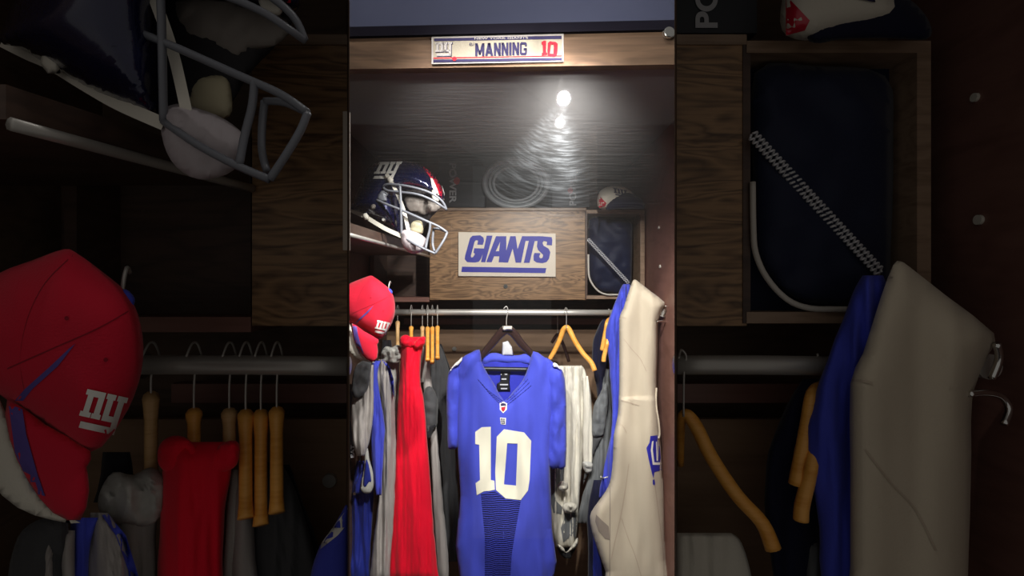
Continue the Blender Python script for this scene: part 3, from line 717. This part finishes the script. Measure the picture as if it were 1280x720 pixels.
    cloth('jersey_body', V, cut([(451, 466, 476), (470, 464, 472), (500, 465, 476), (530, 464, 481), (560, 464, 480), (595, 467, 478), (619, 470, 477)]), Yr-.235, .018, 'blue', t, .016, 5, 19)
    if not big:
        cloth('lower_body', V, [(576, 446, 468), (600, 441, 468), (640, 437, 466), (690, 434, 463), (728, 432, 462)], Yr-.15, .03, 'blueshort', t, .03, 9, 21)
        puff('sleeve_opening', V, [(456, 562), (460, 561), (462, 575), (467, 592), (468, 604), (464, 615), (457, 617), (451, 612), (452, 600), (455, 585)], Yr-.235, .012, 'lgrey', t, 2, sm=3)
        puff('sleeve_inside', V, [(457.5, 575), (460, 578), (463, 592), (464, 602), (461, 603), (457, 609), (454, 606), (455, 594)], Yr-.246, .006, 'blueshort', t, 2, sm=3)
        puff('sleeve_back', V, [(457, 580), (452, 590), (446, 600), (443, 612), (447, 618), (455, 612), (458, 600)], Yr-.21, .012, 'blueshort', t, 2, sm=2)
        t = thing('black_lettered_shirt', 'black shirt with pale vertical lettering at the left edge of the locker', 'shirt')
        b_ = cloth('shirt_body', V, [(480, 425, 440), (500, 424, 441), (540, 422, 442), (572, 420, 441)], Yr-.215, .02, 'charf', t, .008, 7, 23)
        o = V.P(443.0, 572, Yr-.245)
        textm('lettering', 'EAT', 'greydecal', o, V.P(443.0, 556, Yr-.245)-o, V.P(438.5, 572, Yr-.245)-o, t, .02)
        t = cloth('dark_trousers', V, [(570, 425, 452), (600, 424, 448), (650, 424, 442), (728, 422, 440)], Yr-.05, .03, 'blackf', None, .012, 8, 24)
        tag(t, 'dark brown-black trousers behind the blue satin jersey at lower left', 'trousers')
        d = disc('wall_stud', V.P(444, 616, Yr-.21), (0, 1, 0), .006, .02, 'chrome'); tag(d, 'tiny bright stud at the lower left beside the blue sleeve', 'stud')
    if big:
        t = thing('blue_jersey', 'shoulder of a royal blue jersey with white stripe at the right edge, dim left bay', 'jersey')
        b_ = cloth('jersey_body', V, [(446, 574, 575.2), (455, 569, 575.3), (462, 564, 575.3), (475, 560, 575.3), (500, 558, 575.3), (560, 559, 575.3)], 2.1, .02, 'blue', t, .004, 9, 27, jit=0)
        decal('white_shoulder_stripe', V, [[(575, 447), (575.2, 453), (571, 458), (564, 463.5), (564.5, 461), (570, 453.5)]], b_, 'white', t, .002, 3)
# ---- right half
def right_side(V, part):
    big = V is SIDE; w = 'dim right bay' if big else 'main locker'; Yr = 2.24; Yb = 2.30
    xL = 704.6
    # framed cubby
    t = thing('framed_cubby', 'pale wooden framed cubby right of the oak box, '+w, 'cubby')
    dep = .10 if big else .38
    pbox('frame_top', V, 733, 262, 806, 266.8, Yb-.01, dep, 'frame', t)
    pbox('frame_bottom', V, 733, 369.5, 806, 374, Yb-.01, dep, 'frame', t)
    pbox('frame_right', V, 800.5, 266.8, 806, 369.5, Yb-.01, dep, 'frame', t)
    pbox('frame_left', V, 731.5, 262, 734.5, 374, Yb-.006, dep, 'darkwood', t)
    pbox('cubby_back', V, 734.5, 266.8, 800.5, 369.5, Yb+(.16 if big else .36), .006, 'bag', t)
    t = thing('navy_bag', 'navy nylon bag with white piping inside the framed cubby, '+w, 'bag')
    puff('bag_body', V, [(736, 275), (760, 272), (788, 276), (791, 300), (790, 345), (786, 366), (758, 366), (745, 358), (736.5, 344), (735.5, 320)], Yb+.05, .04, 'bag', t, 4, D=20, fold=.02, fs=(16, 16), seed=5)
    ptube('piping', V, [(735.4, 318), (735.6, 335), (736.5, 346), (741, 356), (749, 364.5), (758, 368), (770, 368.4), (788, 368.6)], Yb-.02, .0042, 'pipew', t, 8)
    # chain
    t = thing('twisted_cord', 'silver twisted cord slanting across the cubby to the pants, '+w, 'cord')
    for ph in (0, math.pi):
        bm = bmesh.new(); pts = []
        n = 420
        for i in range(n+1):
            u = i/n; q = 735+u*51; r = 299+u*55; am = .6; a = u*(190 if not big else 240)+ph
            pts.append(V.P(q+am*math.cos(a)+(0.9 if ph else -.9), r-am*math.cos(a)-(.9 if ph else -.9), Yb-.05, .004*math.sin(a)))
        tubem('cord_strand', pts, .0017, 'silverthread', t, 5, 1, 1)
    # cap on top
    t = thing('baseball_cap', 'white, red and navy ny cap resting on top of the framed cubby, '+w, 'cap')
    Yc = 2.20
    cr = puff('crown', V, [(747, 258), (747, 246), (751, 238), (760, 233.5), (770, 232), (780, 234), (790, 240), (795, 248), (790, 255), (770, 259), (756, 262)], Yc, .06, 'whitef', t, 3, D=20, back=.8)
    puff('navy_brim', V, [(757, 261), (762, 252), (770, 245), (780, 241), (790, 242), (800, 247.5), (806, 256), (804, 261.5), (788, 261), (770, 261.5), (762, 263)], Yc-.05, .018, 'navyf', t, 3, D=10)
    decal('red_panel', V, [[(748.5, 244), (758, 254), (756, 258), (748.5, 260)]], cr, 'hred', t, .0018, 3)
    decal('team_logo', V, nypolys((768, 243.5), (17, 3.5), (-1.5, -9)), cr, 'platenavy', t, .003, 3)
    # package with POWER lettering
    t = thing('dark_box', 'dark box with sideways POWER lettering left of the cap on the shelf, '+w, 'box')
    xa = xL if big else 690
    pbox('box_body', V, xa, 197, 737, 259, Yb+.06, .06 if big else .2, 'charc', t)
    if not big: sidetext(V, t, 'POWER', 716, 257, 211, 9, Yb+.058, +1)
    else: sidetext(V, t, 'PO', 717, 257, 240, 9, Yb+.055, +1)
    if not big:
        decal('red_emblem', V, [[(713+3.5*math.cos(i*.8), 238+4*math.sin(i*.8)) for i in range(8)]], None, 'reddecal', t, .0, 9, Y=Yb+.055)
    # amber hanger
    if not big:
        t = thing('clothes_hanger', 'bare amber wooden hanger facing forward right of the big jersey, main locker', 'hanger')
        ptube('shoulder_arms', V, [(687, 449, .05), (694, 437, .035), (700, 424, .02), (704, 413, .01), (708, 409.5, 0), (712, 413, 0), (719, 427, -.01), (729, 442, -.02), (739, 453, -.03), (743.5, 463.5, -.04)], Yr-.01, [.010, .0105, .011, .012, .0125, .012, .0115, .011, .011, .0115], 'hangwood', t, 10)
    else:
        t = thing('clothes_hanger', 'amber wooden hanger at the left edge of the dim right bay', 'hanger')
        ptube('shoulder_arms', V, [(706.8, 430, .12), (706.8, 418, .06), (707.2, 411.5, .01), (709.5, 410.5, 0), (713, 415, 0), (719, 427, -.01), (729, 442, -.02), (739, 453, -.03), (743.5, 463.5, -.04)], Yr-.01, [.005, .006, .0065, .009, .0095, .0095, .0095, .0095, .0105], 'hangwood', t, 10)
    Cc = [(708, 411, 0), (708, 402, 0), (708.2, 392, .0), (709, 387, 0), (707, 384.5, 0), (706, 388, -.02)]
    ptube('wire_hook', V, Cc, Yr-.03, .0016, 'steel', t, 6)
    # second dark hanger behind
    if not big:
        t = thing('clothes_hanger', 'dark wooden hanger behind the bare amber hanger, main locker', 'hanger')
        ptube('shoulder_arms', V, [(690, 428, .05), (697, 418, .02), (701, 424, 0), (706, 436, 0), (711, 452, .0)], Yr+.12, .008, 'hangdark', t, 8)
        ptube('wire_hook', V, [(697, 418, .02), (697, 405, .0), (697, 390, -.1)], Yr+.12, .0016, 'steel', t, 6)
    # pale ribbed sweater
    t = thing('pale_sweater', 'pale cream sweater with ruffled cuffs right of the big jersey' if not big else 'top of a pale cream sweater at the lower edge of the dim right bay', 'sweater')
    if big:
        cloth('sweater_body', V, [(457, xL, 727), (461, xL, 731), (475, xL, 735), (500, xL, 738), (540, xL, 739)], Yr+.02, .02, 'whitef', t, .012, 5, 31, jit=0)
    else:
        sb = cloth('sweater_body', V, [(457, 690, 727), (462, 688, 731), (475, 688, 734), (500, 688, 737), (530, 688, 736), (560, 686, 731), (600, 684, 726), (630, 684, 724), (660, 686, 722), (684, 694, 719)], Yr+.02, .035, 'whitef', t, .03, 6, 31)
        cloth('sleeve', V, [(470, 728, 735), (500, 729, 739), (540, 728, 741), (570, 728, 741), (588, 731, 739)], Yr-.02, .02, 'whitef', t, .012, 4, 33)
        puff('cuff', V, [(728, 578), (734, 576), (741, 580), (740, 589), (735, 592), (730, 588)], Yr-.035, .02, 'lgrey', t, 2, fold=.014, fs=(2.5, 6), seed=2)
        puff('cuff', V, [(697, 606), (703, 601), (709, 603), (710, 611), (703, 614), (698, 612)], Yr-.05, .02, 'whitef', t, 2, fold=.014, fs=(3, 5), seed=4)
        puff('cuff', V, [(703, 632), (709, 628), (716, 628), (722, 633), (718, 640), (706, 641)], Yr-.05, .02, 'whitef', t, 2, fold=.016, fs=(3, 5), seed=5)
        puff('hem', V, [(697, 680), (704, 684), (708, 690), (716, 680), (722, 672), (722, 682), (714, 688), (708, 691), (700, 687)], Yr-.02, .02, 'whitef', t, 2, fold=.016, fs=(4, 5), seed=6)
        decal('shadow_patch', V, [[(688, 584), (706, 582), (704, 600), (697, 607), (694, 625), (703, 634), (702, 643), (692, 641), (688, 625)],
              [(706, 640), (719, 641), (722, 655), (720, 672), (714, 670), (704, 678), (701, 660), (705, 650)]], sb, 'slate', t, .003, 3)  # shadows on the sweater painted in as grey shapes
        t = cloth('dark_hem_garment', V, [(676, 692, 706), (684, 696, 720), (692, 700, 716), (698, 706, 714)], Yr+.05, .02, 'blackf', None, .01, 5, 35)
        tag(t, 'black garment hem peeking out below the pale cream sweater', 'garment')
    # black jacket and two hangers
    t = cloth('black_jacket', V, [(396, 755, 762), (410, 747, 762), (425, 742, 763), (445, 740, 763), (470, 743, 762), (490, 746, 760), (505, 748, 757)] , Yr+.04, .03, 'navyf', None, .012, 7, 37)
    tag(t, 'black jacket behind the two overlapping amber hangers, '+w, 'jacket')
    for k, pts in enumerate(([(759, 402, 0), (757, 414, 0), (755, 425, 0), (752.5, 438, 0)], [(759.5, 426, 0), (757.5, 436, 0), (755, 446, 0), (754.5, 452, 0)])):
        t = thing('clothes_hanger', ('higher' if k == 0 else 'lower')+' of two overlapping amber hangers beside the blue sleeve, '+w, 'hanger')
        g_ = 1 if not big else .85
        ptube('shoulder_arms', V, [(763, 398, .10)]+pts, Yr-.10-.03*k, [.007, .008, .009, .0095, .0095] if True else .01, 'hangwood', t, 10)
        ptube('wire_hook', V, [(763, 398, .10), (762, 393, .07), (761, 386, .06)], Yr-.10-.03*k, .0016, 'steel', t, 6)
    # slate shirt
    rows = [(461, 756, 765), (480, 752, 766), (500, 748, 765), (530, 744, 765), (560, 741, 762), (590, 737, 757), (620, 728, 748), (654, 721, 739)]
    if big: rows = rows[:5]
    t = thing('slate_shirt', 'slate grey shirt hanging behind the blue jersey sleeve, '+w, 'shirt')
    cloth('shirt_body', V, rows, Yr+.02, .03, 'slate', t, .024, 6, 39)
    if not big:
        puff('sleeve', V, [(742, 508), (750, 492), (758, 478), (761, 500), (758, 522), (755, 542), (748, 546), (741, 545), (740, 530)], Yr-.03, .022, 'slate', t, 2.5, fold=.018, fs=(5, 12), seed=7)
        puff('sleeve_opening', V, [(741, 545), (748, 546), (754, 544), (748, 556), (743, 566), (738, 580), (735, 592), (731, 600), (729, 606), (731, 590), (739, 560)], Yr-.02, .012, 'charf', t, 2.5, sm=2)
    # blue jersey on the hook
    t = thing('blue_jersey', 'royal blue jersey hanging folded behind the pale pants, '+w, 'jersey')
    rows = [(355, 779, 787), (362, 775, 789), (380, 768, 788), (400, 761, 786), (415, 757, 785), (432, 758, 784), (450, 761, 784), (480, 763, 782), (510, 765, 780), (540, 764, 776), (560, 760, 778), (600, 752, 776), (622, 748, 774)]
    if big: rows = rows[:9]
    b_ = cloth('jersey_body', V, rows, 2.12, .03, 'blue', t, .022, 7, 41)
    if not big:
        decal('swoosh_mark', V, [[(751, 594), (752.5, 597), (760, 595.3), (760, 596.6), (753, 598.6), (750.3, 597)]], b_, 'white', t, .002, 3)
        t = cloth('navy_trousers', V, [(600, 742, 770), (640, 734, 765), (680, 735, 765), (728, 735, 768)], 2.18, .03, 'navyf', None, .012, 8, 43)
        tag(t, 'navy trousers hanging below the blue jersey at lower right', 'trousers')
        t = cloth('blue_trousers', V, [(648, 741, 752), (690, 741, 752), (728, 741, 754)], 2.13, .015, 'blueshort', None, .01, 5, 44)
        tag(t, 'narrow blue trouser leg in front of the navy trousers at lower right', 'trousers')
    # pale pants
    t = thing('pale_pants', 'pale taupe football pants draped from the right hook, '+w, 'pants')
    poly = [(791, 351), (794, 349.5), (798, 352), (812, 363), (831, 378), (829, 386), (822.5, 402), (822, 425), (821.5, 450), (820.5, 480), (822, 505), (824, 530), (826, 560), (829, 600), (831, 650), (833, 700), (834.5, 735), (763, 735), (757, 715), (748, 690), (740, 665), (737.5, 650), (739, 640), (747, 628), (757, 614), (763, 600), (766, 575), (767, 545), (772, 520), (773.5, 496), (774, 470), (774, 430), (774, 398), (779, 386), (786, 364)]
    if big:
        poly = [p for p in poly[:10]]+[(821, 498), (798, 500), (774, 498)]+[(774, 470), (774, 430), (774, 398), (779, 386), (786, 364)]
    def seamh(q, r):
        h = 0
        # raised waistband, side folds
        if r > 498: h += -.012
        h += .010*math.sin((q-790)/7.5+(r-350)/120)*(1 if r < 498 else .6)
        return h
    pb = puff('pants_body', V, poly, 2.02, .05, 'pants', t, 3.2, D=15, fold=.012, fs=(16, 90), seed=12, hfun=seamh, sm=2)
    def seam(s_, wd=.5, mt='seam', nm='seam'):
        P_ = smooth_pts([(a, b2, 0) for a, b2 in s_], 4)
        decal(nm, V, [[(p.x, p.y-wd) if abs(P_[-1].x-P_[0].x) > abs(P_[-1].y-P_[0].y) else (p.x-wd, p.y) for p in P_]+[(p.x, p.y+wd) if abs(P_[-1].x-P_[0].x) > abs(P_[-1].y-P_[0].y) else (p.x+wd, p.y) for p in reversed(P_)]], pb, mt, t, .0012, 4)
    seam([(774.5, 396.5), (780, 397), (783, 398)]); seam([(780, 424), (790, 437), (800, 448), (808, 464)])
    if not big:
        seam([(775, 500), (785, 503), (799, 507)], .6); seam([(774, 530), (779, 533), (783, 541)], .6)
        seam([(786, 580), (782, 610), (776, 645), (768, 680), (764, 700)], .6); seam([(777, 648), (785, 672), (794, 695), (802, 722)], .6)
        seam([(818, 600), (823, 640), (829, 690), (830, 724)], .6)
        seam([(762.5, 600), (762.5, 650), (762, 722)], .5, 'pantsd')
        decal('inner_shade', V, [[(745, 643), (752, 650), (761, 658), (762, 675), (756, 673), (748, 664), (744, 652)]], pb, 'pantsd', t, .002, 3)  # shade inside the second leg painted as darker taupe
        em = decal('blue_emblem', V, [[(813, 545), (822, 544), (825, 560), (827, 588), (818, 590), (817, 598), (815, 592), (811, 575), (808, 560), (812, 553)], [(816, 600), (818, 599), (819, 604), (818, 607), (816, 605)]], pb, 'signblue', t, .0018, 3)
        decal('white_emblem_line', V, [[(815, 552), (817, 551), (816, 562), (818, 578), (825, 578), (825, 581), (816, 581), (813.5, 563)], [(820, 552), (821, 552), (822.4, 576), (820.8, 576)]], pb, 'white', em, .003, 3)
        ptube('side_cord', V, [(820.5, 485, .0), (820, 505, -.02), (823, 525, -.025), (824.5, 542, -.02), (823, 548, -.02)], 2.0, .004, 'pants', t, 6)
    else:
        pass
    # hooks on the right wall
    t = thing('wall_hook', 'curved silver hook on the right wall beside the pants, '+w, 'hook')
    ys = 2.0
    disc('hook_plate', V.P(828, 391, ys, .02), (0, 1, 0), .016, .01, 'steel', t)
    ptube('hook_arm', V, [(821, 402, -.02), (828, 401.5, -.01), (834, 403, 0), (837, 408, 0), (835, 414, -.01)], ys, .004, 'chrome', t, 8)
    ptube('hook_arm', V, [(830, 396, 0), (833, 388, -.01), (832, 382, -.02)], ys, .0045, 'chrome', t, 8)
    for k, (q, r) in enumerate(((824, 284.5), (825.5, 333))):  # pale discs added in place of light glints
        t = thing('wall_glint', ('upper' if k == 0 else 'lower')+' bright glint disc added on the brown right wall, '+w, 'glint')
        X = .60 if not big else .66
        Yp = X*F/((q-640)*V.k)
        z = EYE-(r-360)*V.k/F*Yp
        disc('glint_disc', (X-.002, Yp, z), (-1, 0, 0), .007 if k else .006, .005, 'strap', t, 14)
def sidetext(V, t, txt, q, r0, r1, wd, Y, dirn):
    """lettering turned a quarter: runs from r0 to r1 along the vertical"""
    if dirn > 0: o = V.P(q+wd/2, r0, Y); ux = V.P(q+wd/2, r1, Y)-o; uz = V.P(q-wd/2, r0, Y)-o
    else: o = V.P(q-wd/2, r0, Y); ux = V.P(q-wd/2, r1, Y)-o; uz = V.P(q+wd/2, r0, Y)-o
    return textm('lettering', txt, 'greydecal', o, ux, uz, t, .03)

interior(MAIN, 'all')
# ---- things on top of the oak box, main locker
t = thing('dark_box', 'dark box with sideways POWER lettering next to the small helmet', 'box')
pbox('box_body', MAIN, 548, 196, 606, 259, 2.36, .2, 'charc', t)
sidetext(MAIN, t, 'POWER', 566, 204, 254, 9, 2.357, -1)
decal('red_emblem', MAIN, [[(571+4*math.cos(i*.8), 226+5*math.sin(i*.8)) for i in range(8)]], None, 'reddecal', t, 0, 9, Y=2.356)
t = thing('coiled_strap', 'round grey coil lying upright between the two dark boxes', 'coil')
for rr, dz, rd in ((1, 0, .022), (.84, .006, .012), (.72, .0, .012)):
    ptube('coil_ring', MAIN, [(645+39*rr*math.cos(a), 229+30*rr*math.sin(a)) for a in [i*2*math.pi/16 for i in range(16)]], 2.33+dz, rd*.6, 'shoebag', t, 8, 3, closed=True)
# ---- the big number 10 jersey
V = MAIN; Yj = 2.08
t = thing('clothes_hanger', 'dark glossy hanger inside the big number 10 jersey', 'hanger')
ptube('shoulder_arms', V, [(585, 462, .02), (600, 447, .012), (613, 432, .005), (624, 419, 0), (633, 412, -.004), (642, 417, 0), (652, 430, .005), (664, 442, .012), (682, 460, .02)], Yj+.015, [.010, .013, .016, .018, .019, .018, .016, .013, .010], 'hangdark', t, 12, flat=.6)
ptube('trouser_bar', V, [(600, 461, 0), (630, 461.5, 0), (662, 462, 0)], Yj+.012, .0095, 'black', t, 10)
ptube('wire_hook', V, [(633, 411), (633, 402), (633.5, 396), (635, 388), (633, 383), (629.5, 386)], Yj+.02, .002, 'steel', t, 6)
puff('size_tab', V, [(628, 407.5), (640, 407.5), (641, 413), (628, 413)], Yj-.01, .006, 'strap', t, 3, sm=0)
puff('paper_tag', V, [(628, 428), (635, 426), (640, 434), (642, 445), (627, 445)], Yj+.03, .004, 'greydecal', t, 3, sm=0)
t = thing('number_ten_jersey', 'large royal blue jersey with cream number 10 hanging in the centre', 'jersey')
bi = puff('back_inside', V, [(600, 446), (610, 442), (630, 445), (655, 444), (666, 446), (668, 480), (650, 510), (630, 520), (608, 505), (598, 480)], Yj+.05, .02, 'bluein', t, 3.5, D=8, fold=.006, fs=(14, 20), seed=3, sm=1)
puff('back_collar', V, [(603, 449), (610, 442.5), (620, 441), (632, 444), (648, 444), (658, 442), (665, 447), (663, 456), (650, 454), (632, 454), (615, 453), (606, 456)], Yj+.035, .014, 'blue', t, 2.5, fold=.004, fs=(20, 6), seed=5)
tg_ = puff('neck_label', V, [(626, 464), (638, 464), (637, 478), (638, 489), (621, 489), (621, 480), (625, 477)], Yj+.024, .003, 'black', t, 3, sm=0)
for r, wd in ((467, 4), (473, 3), (480, 5), (485, 4)):
    decal('label_print', V, [[(630-wd, r), (630+wd, r), (630+wd, r+1.6), (630-wd, r+1.6)]], tg_, 'greydecal', tg_, .001, 9)
body = [(599.5, 437), (602, 452), (609, 466), (619, 482), (630, 501), (641, 490), (653, 476), (661, 457), (666.5, 439), (680, 446), (692, 456), (695, 475), (691, 520), (687, 560), (688, 600), (690, 660), (688, 738), (577, 738), (575.5, 620), (573, 580), (572, 540), (572, 500), (572, 465), (576, 449), (588, 441)]
def jh(q, r):
    h = 0
    h += .016*math.exp(-((q-(676+ (r-600)*.06))/5)**2)*max(0, min(1, (r-560)/60))
    h += .012*math.exp(-((q-(618+(r-640)*.02))/4)**2)*max(0, min(1, (r-640)/40))
    h += .010*math.exp(-((q-(668-(r-560)*.15))/6)**2)*max(0, min(1, (560-r)/60))*max(0, min(1, (r-450)/30))
    h += .008*math.exp(-((q-(592-(r-450)*.1))/5)**2)*max(0, min(1, (r-450)/20))*max(0, min(1, (600-r)/60))
    return h
bd = puff('body', V, body, Yj, .045, 'blue', t, 3.4, D=16, fold=.02, fs=(22, 80), seed=21, hfun=jh, sm=2)
puff('sleeve', V, [(588, 443), (574, 450), (563, 461), (559, 474), (558, 500), (559, 535), (560, 560), (566, 561), (572, 559), (575, 530), (576, 490), (582, 460)], Yj+.012, .03, 'blue', t, 3, D=8, fold=.016, fs=(7, 30), seed=23, sm=2)
s_r = puff('sleeve', V, [(680, 446), (694, 455), (704, 465), (707.5, 490), (708, 530), (707, 583), (697, 585), (686, 583), (684, 550), (683, 500), (680, 465)], Yj+.004, .036, 'blue', t, 3, D=9, fold=.02, fs=(9, 24), seed=25, sm=2)
puff('shoulder_stripe', V, [(563, 461.5), (569, 454), (576, 448), (578, 446), (577.5, 451), (573, 456.5), (567, 459), (563, 463.5)], Yj-.022, .004, 'white', t, 2, sm=1)
puff('shoulder_stripe', V, [(690.5, 455), (693, 453), (696, 454.5), (703.5, 463.5), (700, 461.5), (696, 459.5), (692, 459)], Yj-.034, .004, 'white', t, 2, sm=1)
# collar rib lines
for k in range(3):
    for pts in ([(603+k*3-6, 474+k*3), (612+k*2-4, 486+k*3), (629, 502+k*3.2)], [(631, 502+k*3.2), (645-k*-1, 490+k*3), (660+k*2, 474+k*4)]):
        P_ = smooth_pts([(a, b2, 0) for a, b2 in pts], 4)
        decal('collar_rib', V, [[(p.x, p.y-.45) for p in P_]+[(p.x, p.y+.45) for p in reversed(P_)]], bd, 'bluemesh', t, .0015, 5)
N1 = [(594, 540), (602, 534), (613.5, 533.5), (613.5, 600), (618, 601), (618.5, 612), (612, 613.5), (605, 614), (596, 619), (594.5, 604), (600, 600), (599, 556), (594, 555)]
N0 = [(621, 546), (630, 536.5), (655, 540.5), (664, 551), (662, 600), (660, 613), (651, 625), (632, 623), (620, 612.5), (619, 590)]
N0h = [(634, 554), (647, 554.5), (645, 607), (630, 605.5)]
d1 = decal('number_one', V, [N1], bd, 'cream', t, .0028, 3)
d0 = decal('number_zero', V, [N0], bd, 'cream', t, .0028, 3, {0: [N0h]})
ml = decal('mesh_panel', V, [[(601, 617), (619, 614), (632, 624), (651, 626), (645, 660), (640, 690), (637, 730), (606, 730), (606, 670)]], bd, 'bluemesh', t, .001, 4)
sh = decal('shield_patch', V, [[(624.5, 504), (629, 502), (634, 504), (633.5, 512), (629, 516.5), (624.8, 512)]], bd, 'white', t, .0022, 4)
decal('shield_mark', V, [[(626.5, 509), (632, 508), (631.5, 512), (629, 515), (626.5, 512)]], sh, 'platered', sh, .001, 4)
decal('shield_mark', V, [[(625.8, 505), (629, 503.6), (632.7, 505), (632.6, 507), (626, 507.6)]], sh, 'platenavy', sh, .001, 4)
lp = decal('chest_logo_patch', V, [[(625, 522), (632.5, 522.5), (632, 531), (626, 530)]], bd, 'white', t, .0022, 4)
decal('chest_logo', V, nypolys((626, 529.5), (5.6, .4), (-.3, -6.4)), lp, 'platenavy', lp, .001, 9)
# ---- nearer bays
interior(SIDE, 'left')
interior(SIDE, 'right')

# ------------------------------------------------------------------ origins: put every thing's origin at its base
for o in list(COL.objects):
    if o.parent is None and o.type in ('EMPTY', 'MESH'):
        tree = [o]+list(o.children_recursive); vs = []
        for c in tree:
            if c.type == 'MESH': vs += [v.co for v in c.data.vertices]
        if not vs: continue
        L = Vector(((min(v.x for v in vs)+max(v.x for v in vs))/2, (min(v.y for v in vs)+max(v.y for v in vs))/2, min(v.z for v in vs)))
        for c in tree:
            if c.type == 'MESH': c.data.transform(Matrix.Translation(-L))
        o.location = L
